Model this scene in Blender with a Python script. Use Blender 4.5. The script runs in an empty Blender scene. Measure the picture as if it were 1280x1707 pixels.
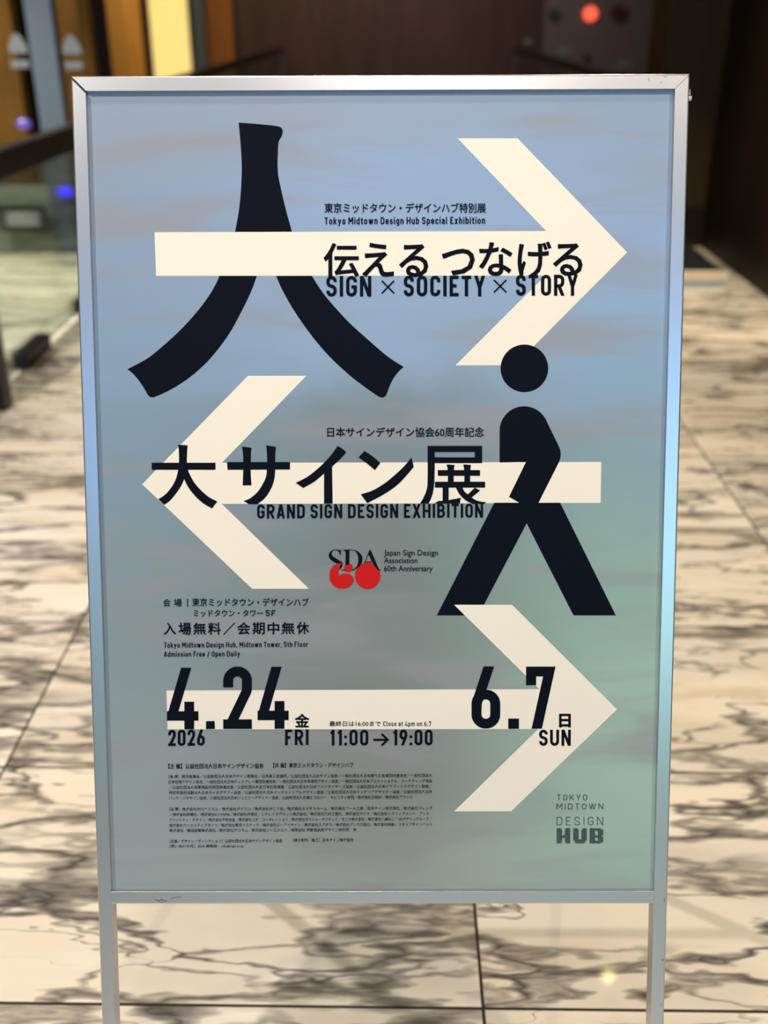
import bpy, bmesh, math, random
from mathutils import Vector, Matrix

scene = bpy.context.scene
COL = scene.collection
rnd = random.Random(7)

# ----------------------------------------------------------------------------
# camera
# ----------------------------------------------------------------------------
FPX, IW, IH = 1700.0, 1280.0, 1707.0
CAM_H = 1.48
PITCH = math.radians(26.0)
YAW = math.radians(0.757)
FW = Vector((-math.sin(YAW) * math.cos(PITCH), math.cos(YAW) * math.cos(PITCH), -math.sin(PITCH)))
RT = Vector((math.cos(YAW), math.sin(YAW), 0))
UP = RT.cross(FW)
CAM = Vector((0, 0, CAM_H))
cd = bpy.data.cameras.new('camera')
cam = bpy.data.objects.new('camera', cd)
COL.objects.link(cam)
m = Matrix.Identity(4)
for i in range(3):
    m[i][0], m[i][1], m[i][2], m[i][3] = RT[i], UP[i], -FW[i], CAM[i]
cam.matrix_world = m
cd.sensor_fit = 'VERTICAL'
cd.sensor_height = 36.0
cd.lens = FPX / IH * 36.0
cd.clip_start = 0.05
cd.clip_end = 100
cd.dof.use_dof = True
cd.dof.focus_distance = 1.297
cd.dof.aperture_fstop = 2.7
scene.camera = cam

# ----------------------------------------------------------------------------
# world, lights, exposure
# ----------------------------------------------------------------------------
scene.view_settings.view_transform = 'Standard'
scene.view_settings.look = 'None'
scene.view_settings.gamma = 1.0
scene.view_settings.exposure = 0.0
scene.view_settings.use_curve_mapping = False

w = bpy.data.worlds.new('lobby_ambient')
scene.world = w
w.use_nodes = True
w.node_tree.nodes['Background'].inputs[0].default_value = (0.60, 0.62, 0.70, 1)
w.node_tree.nodes['Background'].inputs[1].default_value = 0.10


def area(name, loc, target, size, power, col, size_y=None, spread=180):
    d = bpy.data.lights.new(name, 'AREA')
    d.energy = power
    d.color = col
    d.size = size
    if size_y:
        d.shape = 'RECTANGLE'
        d.size_y = size_y
    d.spread = math.radians(spread)
    o = bpy.data.objects.new(name, d)
    o.location = loc
    o.rotation_euler = (Vector(target) - Vector(loc)).to_track_quat('-Z', 'Y').to_euler()
    COL.objects.link(o)
    return o


# warm ceiling lighting over the stand, and the cool display light of the lobby behind the viewer
area('ceiling_lamp_front', (0.15, -0.35, 3.1), (0.0, 1.1, 0.6), 0.8, 16, (1.0, 0.86, 0.70), 0.9)
area('ceiling_lamp_over', (-0.25, 1.12, 3.15), (-0.1, 1.25, 0.0), 0.15, 17, (1.0, 0.88, 0.70), 0.22)
area('display_light_top', (0.3, -3.4, 3.9), (0, 1.2, 1.2), 5.0, 66, (0.80, 0.81, 1.0), 1.2)
area('display_light_blue', (0.4, -3.6, 2.7), (0, 1.2, 1.0), 5.0, 58, (0.27, 0.54, 1.0), 1.1)
area('display_light_teal', (1.2, -3.7, 1.6), (0, 1.2, 0.9), 5.0, 46, (0.46, 0.92, 0.80), 1.0)


def spot(name, loc, target, power, col, angle, radius=0.05, blend=0.7):
    d = bpy.data.lights.new(name, 'SPOT')
    d.energy = power
    d.color = col
    d.spot_size = math.radians(angle)
    d.spot_blend = blend
    d.shadow_soft_size = radius
    o = bpy.data.objects.new(name, d)
    o.location = loc
    o.rotation_euler = (Vector(target) - Vector(loc)).to_track_quat('-Z', 'Y').to_euler()
    COL.objects.link(o)
    return o


WARM = (1.0, 0.83, 0.60)
# unseen ceiling spots added to brighten the floor and the stand
spot('fill_spot_right', (1.0, 5.2, 3.17), (1.2, 3.0, 0), 170, WARM, 120)
spot('fill_spot_left', (-1.9, 2.6, 3.17), (-1.5, 2.4, 0), 235, (1.0, 0.91, 0.82), 120)
spot('fill_spot_near_right', (1.5, 0.1, 3.17), (1.4, 1.2, 0), 125, WARM, 120)
spot('fill_spot_mid_right', (2.0, 2.1, 3.17), (1.6, 2.0, 0), 110, WARM, 120)
spot('fill_spot_near_left', (-1.5, 0.1, 3.17), (-1.2, 1.0, 0), 175, (1.0, 0.89, 0.76), 120)
spot('fill_spot_behind', (0.2, -2.3, 3.17), (0.2, -2.2, 0), 420, (1.0, 0.90, 0.76), 100)  # added so the lower rails mirror a lit floor
# light in the rooms behind
spot('door_hall_lamp', (-3.3, 5.4, 3.05), (-2.6, 7.3, 0.9), 190, (1.0, 0.86, 0.60), 100)
spot('door_hall_floor_lamp', (-3.9, 5.6, 3.1), (-2.4, 6.0, 0), 1150, (1.0, 0.94, 0.76), 80)
spot('wood_fin_lamp', (-1.9, 8.6, 3.1), (-2.6, 11.0, 1.6), 260, (1.0, 0.80, 0.45), 130)
spot('cool_floor_tint_spot', (-3.4, 4.0, 2.6), (-1.9, 3.9, 0), 90, (0.45, 0.45, 1.0), 70)  # added bluish spot that tints the floor at the left
spot('step_lamp', (1.7, 5.2, 3.1), (1.6, 6.2, 0), 300, (1.0, 0.85, 0.62), 60)
spot('back_hall_lamp', (0.2, 12.4, 3.1), (0.2, 15.3, 1.4), 150, (1.0, 0.80, 0.72), 130)


# ----------------------------------------------------------------------------
# helpers
# ----------------------------------------------------------------------------
def at(u, v, Y):
    """point at depth Y seen along the photograph direction (u, v)"""
    d = FW * FPX + RT * (u - IW / 2) - UP * (v - IH / 2)
    return CAM + d * (Y / d.y)


def srgb(r, g, b):
    f = lambda c: (c / 255 / 12.92) if c <= 10.3 else ((c / 255 + 0.055) / 1.055) ** 2.4
    return (f(r), f(g), f(b), 1)


def mat(name, col, rough=0.5, metal=0.0, spec=0.5, emit=None, strength=0.0):
    k = bpy.data.materials.new(name)
    k.use_nodes = True
    b = k.node_tree.nodes['Principled BSDF']
    b.inputs['Base Color'].default_value = col
    b.inputs['Roughness'].default_value = rough
    b.inputs['Metallic'].default_value = metal
    b.inputs['Specular IOR Level'].default_value = spec
    if emit:
        b.inputs['Emission Color'].default_value = emit
        b.inputs['Emission Strength'].default_value = strength
    return k


def link(name, me, material, parent=None):
    o = bpy.data.objects.new(name, me)
    if material:
        me.materials.append(material)
    COL.objects.link(o)
    if parent:
        o.parent = parent
    return o


def obj(name, bm, material, parent=None, smooth=False):
    me = bpy.data.meshes.new(name)
    bmesh.ops.recalc_face_normals(bm, faces=bm.faces)
    bm.to_mesh(me)
    bm.free()
    if smooth:
        for p in me.polygons:
            p.use_smooth = True
    return link(name, me, material, parent)


def thing(name, label, cat, loc=(0, 0, 0), group=None):
    o = bpy.data.objects.new(name, None)
    o.empty_display_size = 0.1
    o.location = loc
    COL.objects.link(o)
    o['label'] = label
    o['category'] = cat
    if group:
        o['group'] = group
    return o


def tag(o, label, cat, group=None):
    o['label'] = label
    o['category'] = cat
    if group:
        o['group'] = group
    return o


def struct(o, label=None, cat=None):
    o['kind'] = 'structure'
    if label:
        o['label'] = label
    if cat:
        o['category'] = cat
    return o


def box(bm, x0, x1, y0, y1, z0, z1, bevel=0.0):
    vs = [bm.verts.new((x, y, z)) for z in (z0, z1) for x, y in ((x0, y0), (x1, y0), (x1, y1), (x0, y1))]
    fs = [bm.faces.new([vs[i] for i in q]) for q in
          ((3, 2, 1, 0), (4, 5, 6, 7), (0, 1, 5, 4), (1, 2, 6, 5), (2, 3, 7, 6), (3, 0, 4, 7))]
    if bevel:
        es = list({e for f in fs for e in f.edges})
        bmesh.ops.bevel(bm, geom=es, offset=bevel, segments=2, affect='EDGES', profile=0.5)
    return bm


def boxm(*a, **k):
    return box(bmesh.new(), *a, **k)


def cyl(bm, c, axis, r, h, seg=24):
    q = Vector(axis).to_track_quat('Z', 'Y').to_matrix().to_4x4()
    bmesh.ops.create_cone(bm, cap_ends=True, segments=seg, radius1=r, radius2=r, depth=h,
                          matrix=Matrix.Translation(Vector(c)) @ q)
    return bm


# ----------------------------------------------------------------------------
# materials
# ----------------------------------------------------------------------------
def nodes(k):
    return k.node_tree.nodes, k.node_tree.links


def ramp(N, stops, interp='LINEAR'):
    r = N.new('ShaderNodeValToRGB')
    r.color_ramp.interpolation = interp
    while len(r.color_ramp.elements) < len(stops):
        r.color_ramp.elements.new(0.5)
    for e, (p, c) in zip(r.color_ramp.elements, stops):
        e.position = p
        e.color = c
    return r


def math_node(N, L, op, a, b=None, clamp=False):
    n = N.new('ShaderNodeMath')
    n.operation = op
    n.use_clamp = clamp
    for i, v in enumerate((a, b)):
        if v is None:
            continue
        if isinstance(v, (int, float)):
            n.inputs[i].default_value = v
        else:
            L.new(v, n.inputs[i])
    return n.outputs[0]


def mix_color(N, L, fac, a, b, blend='MIX'):
    n = N.new('ShaderNodeMix')
    n.data_type = 'RGBA'
    n.blend_type = blend
    for i, v in ((0, fac), (6, a), (7, b)):
        if isinstance(v, (int, float, tuple)):
            n.inputs[i].default_value = v
        else:
            L.new(v, n.inputs[i])
    return n.outputs[2]


def wood(name, c0, c1, rough=0.45, sx=14.0):
    k = mat(name, c0, rough)
    N, L = nodes(k)
    t = N.new('ShaderNodeTexCoord')
    mp = N.new('ShaderNodeMapping')
    mp.inputs['Scale'].default_value = (sx, sx, 0.7)
    L.new(t.outputs['Object'], mp.inputs['Vector'])
    nz = N.new('ShaderNodeTexNoise')
    nz.inputs['Scale'].default_value = 2.0
    nz.inputs['Detail'].default_value = 5
    L.new(mp.outputs[0], nz.inputs['Vector'])
    r = ramp(N, [(0.3, c0), (0.7, c1)])
    L.new(nz.outputs['Fac'], r.inputs[0])
    L.new(r.outputs[0], N['Principled BSDF'].inputs['Base Color'])
    N['Principled BSDF'].inputs['Specular IOR Level'].default_value = 0.2
    return k


TILE_X, TILE_Y, JX, JY = 1.0015, 0.591, 0.149, 1.160


def marble():
    k = mat('polished_veined_marble', (0.8, 0.75, 0.65, 1), 0.055)
    N, L = nodes(k)
    B = N['Principled BSDF']
    t = N.new('ShaderNodeTexCoord')
    sep = N.new('ShaderNodeSeparateXYZ')
    L.new(t.outputs['Object'], sep.inputs[0])
    u = math_node(N, L, 'DIVIDE', math_node(N, L, 'SUBTRACT', sep.outputs[0], JX), TILE_X)
    v = math_node(N, L, 'DIVIDE', math_node(N, L, 'SUBTRACT', sep.outputs[1], JY), TILE_Y)
    iu, iv = math_node(N, L, 'FLOOR', u), math_node(N, L, 'FLOOR', v)
    fu, fv = math_node(N, L, 'FRACT', u), math_node(N, L, 'FRACT', v)
    du = math_node(N, L, 'MULTIPLY', math_node(N, L, 'MINIMUM', fu, math_node(N, L, 'SUBTRACT', 1.0, fu)), TILE_X)
    dv = math_node(N, L, 'MULTIPLY', math_node(N, L, 'MINIMUM', fv, math_node(N, L, 'SUBTRACT', 1.0, fv)), TILE_Y)
    joint = math_node(N, L, 'LESS_THAN', math_node(N, L, 'MINIMUM', du, dv), 0.0028)
    # every slab is cut from another place of the block
    cmb = N.new('ShaderNodeCombineXYZ')
    L.new(iu, cmb.inputs[0])
    L.new(iv, cmb.inputs[1])
    wn = N.new('ShaderNodeTexWhiteNoise')
    wn.noise_dimensions = '2D'
    L.new(cmb.outputs[0], wn.inputs['Vector'])
    off = N.new('ShaderNodeVectorMath')
    off.operation = 'MULTIPLY_ADD'
    L.new(wn.outputs['Color'], off.inputs[0])
    off.inputs[1].default_value = (9, 9, 9)
    L.new(t.outputs['Object'], off.inputs[2])
    mp = N.new('ShaderNodeMapping')
    mp.inputs['Rotation'].default_value = (0, 0, math.radians(-12))
    mp.inputs['Scale'].default_value = (0.80, 3.3, 1.0)
    L.new(off.outputs[0], mp.inputs['Vector'])

    def noise(src, scale, detail=4, rough=0.55):
        n = N.new('ShaderNodeTexNoise')
        n.inputs['Scale'].default_value = scale
        n.inputs['Detail'].default_value = detail
        n.inputs['Roughness'].default_value = rough
        L.new(src, n.inputs['Vector'])
        return n

    warp = noise(mp.outputs[0], 2.2, 4, 0.6)
    wv = N.new('ShaderNodeVectorMath')
    wv.operation = 'MULTIPLY_ADD'
    L.new(warp.outputs['Color'], wv.inputs[0])
    wv.inputs[1].default_value = (0.8, 0.8, 0.8)
    L.new(mp.outputs[0], wv.inputs[2])

    def veins(scale, width, bias, soft):
        """1 in the middle of a vein, falling to 0 at its edge; the width wanders along it"""
        vo = N.new('ShaderNodeTexVoronoi')
        vo.feature = 'DISTANCE_TO_EDGE'
        vo.inputs['Scale'].default_value = scale
        L.new(wv.outputs[0], vo.inputs['Vector'])
        nz = noise(wv.outputs[0], 1.7, 3)
        wd = math_node(N, L, 'MULTIPLY', math_node(N, L, 'SUBTRACT', nz.outputs['Fac'], bias, True), width)
        q = math_node(N, L, 'DIVIDE', vo.outputs['Distance'], math_node(N, L, 'ADD', wd, 0.003))
        q = math_node(N, L, 'SUBTRACT', 1.0, q, True)
        return math_node(N, L, 'POWER', q, soft)

    halo = veins(1.9, 1.0, 0.42, 1.4)
    v1 = veins(1.9, 0.50, 0.38, 0.6)
    v2 = veins(3.8, 0.62, 0.36, 0.6)
    nb = noise(mp.outputs[0], 1.2, 2)
    rb = ramp(N, [(0.41, (0, 0, 0, 1)), (0.53, (1, 1, 1, 1))])
    L.new(nb.outputs['Fac'], rb.inputs[0])
    v2m = math_node(N, L, 'MULTIPLY', v2, rb.outputs[0])
    grain = noise(wv.outputs[0], 9.0, 4, 0.65)
    gr = ramp(N, [(0.30, (0.55, 0.55, 0.55, 1)), (0.58, (1, 1, 1, 1))])
    L.new(grain.outputs['Fac'], gr.inputs[0])
    vv = math_node(N, L, 'MAXIMUM', math_node(N, L, 'MULTIPLY', v1, 0.95), math_node(N, L, 'MULTIPLY', v2m, 0.8))
    vv = math_node(N, L, 'MULTIPLY', vv, gr.outputs[0])
    # ground colour of the stone with faint tan clouds
    nc = noise(wv.outputs[0], 2.2, 5)
    rc = ramp(N, [(0.35, srgb(246, 239, 225)), (0.60, srgb(240, 228, 208)), (0.80, srgb(214, 197, 168))])
    L.new(nc.outputs['Fac'], rc.inputs[0])
    c = mix_color(N, L, math_node(N, L, 'MULTIPLY', rb.outputs[0], 0.22), rc.outputs[0], srgb(160, 148, 128))
    c = mix_color(N, L, math_node(N, L, 'MULTIPLY', halo, 0.4), c, srgb(150, 142, 130))
    c = mix_color(N, L, vv, c, srgb(66, 63, 64))
    c = mix_color(N, L, joint, c, srgb(58, 48, 42))
    L.new(c, B.inputs['Base Color'])
    B.inputs['Specular IOR Level'].default_value = 0.55
    return k


M = {}
M['marble'] = marble()
M['alu'] = mat('brushed_anodised_aluminium', srgb(194, 196, 204), 0.33, 0.88)
M['gap_shade'] = mat('gap_shade_dark', srgb(26, 26, 34), 0.6, 0.2)
M['scuff'] = mat('scuffed_paint', srgb(96, 98, 104), 0.7)
M['screw'] = mat('zinc_plated_screw', srgb(190, 182, 170), 0.35, 0.8)
M['board'] = mat('grey_backing_board', srgb(120, 120, 122), 0.7)
M['rubber'] = mat('black_rubber', srgb(22, 22, 22), 0.8)
M['ink_white'] = mat('cream_white_ink', srgb(231, 221, 210), 0.7, 0, 0.1)
M['ink_black'] = mat('blue_black_ink', srgb(7, 12, 24), 0.6, 0, 0.06)
M['ink_grey'] = mat('dark_grey_ink', srgb(50, 62, 60), 0.6, 0, 0.06)
M['ink_red'] = mat('red_ink', srgb(190, 28, 28), 0.6, 0, 0.06)
M['wood_gold'] = wood('golden_veneer', srgb(150, 104, 44), srgb(176, 124, 56))
M['wood_orange'] = wood('orange_veneer', srgb(150, 92, 40), srgb(170, 108, 50))
M['wood_dark'] = wood('dark_wall_veneer', srgb(64, 46, 42), srgb(78, 56, 50), 0.4, 6)
M['wood_black'] = wood('near_black_wall_veneer', srgb(24, 17, 9), srgb(32, 23, 12), 0.5, 6)
M['wood_olive'] = wood('olive_brown_veneer', srgb(52, 40, 24), srgb(62, 48, 28), 0.5, 5)
M['rail'] = mat('black_brown_handrail', srgb(16, 11, 8), 0.4)
M['steel_blue'] = mat('blue_grey_metal', srgb(66, 79, 98), 0.5, 0.1)
M['grey_panel'] = mat('grey_steel_panel', srgb(96, 88, 90), 0.5)
M['kick'] = mat('grey_green_kick_panel', srgb(112, 122, 116), 0.4)
M['dark'] = mat('dark_recess', srgb(12, 12, 14), 0.7)
M['black'] = mat('black_metal', srgb(16, 16, 20), 0.45)
M['plate'] = mat('pale_plate', srgb(146, 149, 158), 0.5)
M['sticker'] = mat('frosted_sticker', srgb(84, 88, 100), 0.7)
M['cream'] = mat('cream_edge', srgb(236, 220, 196), 0.5)
M['bluewhite'] = mat('pale_blue_edge', srgb(176, 190, 198), 0.5)
M['slate'] = mat('dark_slate_top', srgb(44, 50, 52), 0.3)
M['ceiling'] = mat('off_white_ceiling', srgb(120, 112, 100), 0.9)
M['lit_yellow'] = mat('backlit_yellow_panel', srgb(230, 200, 120), 0.6, 0, 0.3, srgb(252, 226, 140), 0.80)
M['lamp_red'] = mat('lit_red_lamp', srgb(200, 40, 30), 0.4, 0, 0.5, srgb(255, 96, 68), 1.5)
M['button_red'] = mat('dark_red_button', srgb(70, 6, 12), 0.5)
M['led_blue'] = mat('lit_blue_led', srgb(20, 30, 200), 0.4, 0, 0.5, srgb(30, 40, 255), 2.6)
M['led_violet'] = mat('dim_violet_led', srgb(70, 60, 140), 0.4, 0, 0.5, srgb(90, 80, 210), 0.2)
M['downlight'] = mat('lit_downlight', srgb(255, 240, 200), 0.4, 0, 0.5, srgb(255, 226, 140), 45.0)


def glass(name, tint, mixf):
    k = bpy.data.materials.new(name)
    k.use_nodes = True
    N, L = nodes(k)
    N.remove(N['Principled BSDF'])
    tr = N.new('ShaderNodeBsdfTransparent')
    tr.inputs[0].default_value = tint
    gl = N.new('ShaderNodeBsdfGlossy')
    gl.inputs['Roughness'].default_value = 0.03
    gl.inputs['Color'].default_value = (0.9, 0.95, 0.95, 1)
    mx = N.new('ShaderNodeMixShader')
    fr = N.new('ShaderNodeFresnel')
    fr.inputs[0].default_value = 1.45
    L.new(math_node(N, L, 'MULTIPLY', fr.outputs[0], mixf, True), mx.inputs[0])
    L.new(tr.outputs[0], mx.inputs[1])
    L.new(gl.outputs[0], mx.inputs[2])
    L.new(mx.outputs[0], N['Material Output'].inputs[0])
    return k


M['glass'] = glass('greenish_balustrade_glass', (0.90, 0.94, 0.90, 1), 0.7)
M['glass_clear'] = glass('door_glass', (0.90, 0.92, 0.94, 1), 0.7)


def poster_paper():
    """poster sheet: reflected coloured light painted in as a three-column wash, steel blue to grey green"""
    k = mat('sheet_painted_reflection', (0.3, 0.35, 0.4, 1), 0.42, 0, 0.2)
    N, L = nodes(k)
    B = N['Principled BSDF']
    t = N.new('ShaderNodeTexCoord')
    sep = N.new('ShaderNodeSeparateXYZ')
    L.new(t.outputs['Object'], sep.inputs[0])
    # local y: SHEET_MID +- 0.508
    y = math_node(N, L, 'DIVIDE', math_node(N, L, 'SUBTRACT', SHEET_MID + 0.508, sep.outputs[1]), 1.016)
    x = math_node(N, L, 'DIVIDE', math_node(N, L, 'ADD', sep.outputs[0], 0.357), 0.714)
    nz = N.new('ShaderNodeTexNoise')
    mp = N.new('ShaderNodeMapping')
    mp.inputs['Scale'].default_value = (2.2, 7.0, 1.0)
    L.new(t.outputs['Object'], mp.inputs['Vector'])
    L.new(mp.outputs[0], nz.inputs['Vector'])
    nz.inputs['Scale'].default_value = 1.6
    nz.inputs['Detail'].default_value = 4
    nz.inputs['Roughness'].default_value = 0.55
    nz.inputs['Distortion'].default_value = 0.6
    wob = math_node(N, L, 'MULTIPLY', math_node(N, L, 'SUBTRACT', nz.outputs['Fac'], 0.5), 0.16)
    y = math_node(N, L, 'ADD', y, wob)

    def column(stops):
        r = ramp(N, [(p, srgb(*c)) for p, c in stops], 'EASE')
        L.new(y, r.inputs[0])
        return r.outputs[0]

    left = column(REFL_L)
    mid = column(REFL_M)
    right = column(REFL_R)
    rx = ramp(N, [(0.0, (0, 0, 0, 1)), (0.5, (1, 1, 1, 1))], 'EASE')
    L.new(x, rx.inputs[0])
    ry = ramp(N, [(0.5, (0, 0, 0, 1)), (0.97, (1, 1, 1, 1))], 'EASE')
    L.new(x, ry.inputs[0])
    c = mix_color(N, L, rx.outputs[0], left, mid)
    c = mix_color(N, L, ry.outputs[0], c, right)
    # reflection streaks painted into the base colour in warm grey
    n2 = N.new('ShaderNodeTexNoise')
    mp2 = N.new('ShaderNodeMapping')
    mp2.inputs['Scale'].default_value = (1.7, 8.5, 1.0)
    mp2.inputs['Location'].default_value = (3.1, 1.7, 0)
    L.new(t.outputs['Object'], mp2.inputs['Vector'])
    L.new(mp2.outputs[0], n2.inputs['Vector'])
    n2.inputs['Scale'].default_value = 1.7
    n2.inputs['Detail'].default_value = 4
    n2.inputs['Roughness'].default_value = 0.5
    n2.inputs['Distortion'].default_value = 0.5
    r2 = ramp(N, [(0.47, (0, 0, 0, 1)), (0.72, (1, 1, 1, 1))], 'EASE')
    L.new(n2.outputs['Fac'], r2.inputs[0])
    c = mix_color(N, L, math_node(N, L, 'MULTIPLY', r2.outputs[0], 0.75), c, srgb(*REFL_STREAK))
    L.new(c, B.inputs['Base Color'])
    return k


# ----------------------------------------------------------------------------
# structure
# ----------------------------------------------------------------------------
struct(obj('floor', boxm(-6, 6, -5, 16.5, -0.12, 0), M['marble']),
       'polished cream marble floor with dark grey veins and thin joints', 'floor')
struct(obj('ceiling', boxm(-6, 6, -5, 16.5, 3.2, 3.3), M['ceiling']))
RX = 2.15
struct(obj('wall_right', boxm(RX, RX + 0.2, -2, 7.4, 0, 3.2), M['wood_black']),
       'near-black wood wall along the right side', 'wall')
pil_x = at(1112, 60, 7.4).x
struct(obj('wall_right_return', boxm(pil_x, RX + 0.2, 7.4, 7.9, 0, 3.2), M['wood_olive']),
       'dark olive-brown pier at the end of the right wall', 'wall')
struct(obj('baseboard_right', boxm(pil_x - 0.01, RX, 7.36, 7.4, 0, 0.27), M['wood_black']))
struct(obj('wall_back', boxm(-6, 6, 15.3, 15.5, 0, 3.2), M['wood_dark']),
       'dark reddish-brown wood wall at the far end', 'wall')
struct(obj('wall_left', boxm(-4.6, -4.4, -2, 15.3, 0, 3.2), M['wood_black']))

# ----------------------------------------------------------------------------
# the sign stand: pose of the leaning frame
# ----------------------------------------------------------------------------
a_, b_, c_ = 0.10372522, 0.00353531, -0.00224474      # small turns between frame and view axis
RZ = Matrix.Rotation(c_, 3, 'Z') @ Matrix.Rotation(b_, 3, 'Y') @ Matrix.Rotation(a_, 3, 'X')
VIEW = Matrix((RT, -UP, FW)).transposed()              # columns: right, down, forward
AX = VIEW @ RZ
SX, SY, SZ = AX.col[0].copy(), -AX.col[1], -AX.col[2]
SC = CAM + VIEW @ Vector((-0.00352399, -0.00632813, 1.28861542))   # centre of the frame opening
SHEET_MID = SC.z / SY.z                                # along the leaning legs, from the floor
BASE = SC - SY * SHEET_MID
ZP = -0.007                                            # the sheet lies 7 mm behind the front of the frame
HW, HH = 0.357, 0.508                                  # half opening

stand = thing('sign_stand', 'silver aluminium A-frame sign stand holding an exhibition poster with painted-in blue-grey reflections and white arrows',
              'sign stand')
mw = Matrix.Identity(4)
for i in range(3):
    mw[i][0], mw[i][1], mw[i][2], mw[i][3] = SX[i], SY[i], SZ[i], BASE[i]
stand.matrix_world = mw


def pp(u, v, z=ZP):
    """a traced point of the poster artwork, rectified to the plane of the sheet (metres)"""
    d = FW * FPX + RT * (u - IW / 2) - UP * (v - IH / 2)
    o = BASE + SZ * z
    k = (o - CAM).dot(SZ) / d.dot(SZ)
    p = CAM + d * k - BASE
    return p.dot(SX), p.dot(SY)


FRW = 0.0178      # face width of the profile
FRD = 0.024       # depth of the profile
TOP = SHEET_MID + HH
BOT = SHEET_MID - HH


def profile_bar(name, p0, p1, side, cut0, cut1, parent, bev=0.0022):
    """aluminium bar from p0 to p1 along its INNER front edge; `side` points outwards;
    cut0/cut1 lengthen the outer edge at each end (mitres)"""
    p0, p1, side = Vector(p0), Vector(p1), Vector(side)
    d = (p1 - p0).normalized()
    prof = [(0, -FRD), (0, -0.0003), (0.0003, 0), (FRW - bev, 0), (FRW - bev * 0.4, -bev * 0.25),
            (FRW, -bev), (FRW, -FRD)]
    bm = bmesh.new()
    rings = []
    for p, cut, sgn in ((p0, cut0, -1), (p1, cut1, 1)):
        ring = []
        for s, z in prof:
            q = p + side * s + d * (sgn * cut * s / FRW)
            ring.append(bm.verts.new((q.x, q.y, z)))
        rings.append(ring)
    n = len(prof)
    for i in range(n):
        j = (i + 1) % n
        bm.faces.new((rings[0][i], rings[0][j], rings[1][j], rings[1][i]))
    bm.faces.new(rings[0][::-1])
    bm.faces.new(rings[1])
    return obj(name, bm, M['alu'], parent)


LEG0 = 0.010
lead = 0.0030
profile_bar('front_leg', (-HW, LEG0, 0), (-HW, TOP - lead, 0), (-1, 0, 0), 0, FRW, stand)
profile_bar('front_leg', (HW, LEG0, 0), (HW, TOP - 0.0007, 0), (1, 0, 0), 0, FRW, stand)
profile_bar('top_rail', (-HW + 0.0004, TOP, 0), (HW, TOP, 0), (0, 1, 0), FRW, FRW, stand)
profile_bar('bottom_rail', (-HW, BOT, 0), (HW, BOT, 0), (0, -1, 0), 0, 0, stand)
for s in (-1, 1):
    x0 = s * (HW + FRW / 2)
    obj('rubber_foot', boxm(x0 - 0.0085, x0 + 0.0085, 0.0082, 0.022, -0.0236, -0.0006, bevel=0.001), M['rubber'], stand)
obj('gap_shade_block', boxm(-HW - 0.0165, -HW - 0.0002, TOP - 0.004, TOP + 0.0165, -0.016, -0.0035), M['gap_shade'], stand)  # dark block added to give the shade inside the mitre gap
bm = cyl(bmesh.new(), (HW + FRW + 0.0018, TOP - 0.0015, -0.011), (1, 0, 0), 0.0042, 0.0036, 6)
cyl(bm, (HW + FRW + 0.003, TOP - 0.0075, -0.012), (1, 0, 0), 0.0032, 0.005, 12)
obj('hinge_screw', bm, M['screw'], stand)
# backing board
obj('backing_board', boxm(-HW - 0.004, HW + 0.004, BOT - 0.004, TOP + 0.004, ZP - 0.0075, ZP - 0.0012), M['board'], stand)


# rear support frame, hinged at the top and standing behind the panel
def to_local(p):
    q = Vector(p) - BASE
    return Vector((q.dot(SX), q.dot(SY), q.dot(SZ)))


def strut(name, p0, p1, w2, d2, material, parent, wide=(1, 0, 0)):
    p0, p1 = Vector(p0), Vector(p1)
    d = (p1 - p0).normalized()
    wv = Vector(wide)
    tv = d.cross(wv).normalized()
    bm = bmesh.new()
    r = []
    for p in (p0, p1):
        r.append([bm.verts.new(p + wv * a * w2 + tv * b * d2) for a, b in ((-1, -1), (1, -1), (1, 1), (-1, 1))])
    for i in range(4):
        j = (i + 1) % 4
        bm.faces.new((r[0][i], r[0][j], r[1][j], r[1][i]))
    bm.faces.new(r[0][::-1])
    bm.faces.new(r[1])
    return obj(name, bm, material, parent)


topw = BASE + SY * (TOP + 0.005) + SZ * (-0.038)
for s in (-1, 1):
    hinge = topw + SX * (s * (HW - 0.012))
    foot = Vector((hinge.x, hinge.y + 0.14, 0.006))
    strut('rear_leg', to_local(hinge), to_local(foot), 0.0085, 0.0085, M['alu'], stand)
fl = topw + Vector((0, 0.14 * 0.72, -(topw.z) * 0.72))
strut('rear_crossbar', to_local(fl - SX * (HW - 0.02)), to_local(fl + SX * (HW - 0.02)), 0.0085, 0.0085, M['alu'], stand,
      wide=(0, 1, 0))

# the sheet -------------------------------------------------------------------
REFL_L = [(0.00, (134, 146, 168)), (0.19, (130, 147, 174)), (0.31, (126, 148, 176)), (0.45, (121, 142, 160)), (0.64, (127, 142, 150)), (0.86, (140, 150, 156)), (1.00, (148, 155, 160))]  # sheet tones with the reflected coloured light painted in
REFL_M = [(0.00, (138, 152, 180)), (0.11, (136, 158, 194)), (0.30, (134, 157, 188)), (0.41, (117, 130, 140)), (0.56, (116, 125, 127)), (0.86, (126, 128, 128)), (1.00, (150, 155, 153))]
REFL_R = [(0.00, (134, 151, 178)), (0.20, (136, 160, 196)), (0.34, (130, 155, 182)), (0.45, (128, 152, 164)), (0.58, (136, 164, 159)), (0.80, (154, 180, 170)), (1.00, (154, 174, 167))]
REFL_STREAK = (140, 139, 146)
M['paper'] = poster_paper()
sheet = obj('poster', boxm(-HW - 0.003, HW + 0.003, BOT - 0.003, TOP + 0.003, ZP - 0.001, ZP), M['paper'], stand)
sheet['label'] = 'printed poster sheet with blue-grey reflections painted into its colour'

LAYER = [0, 0]


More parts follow.
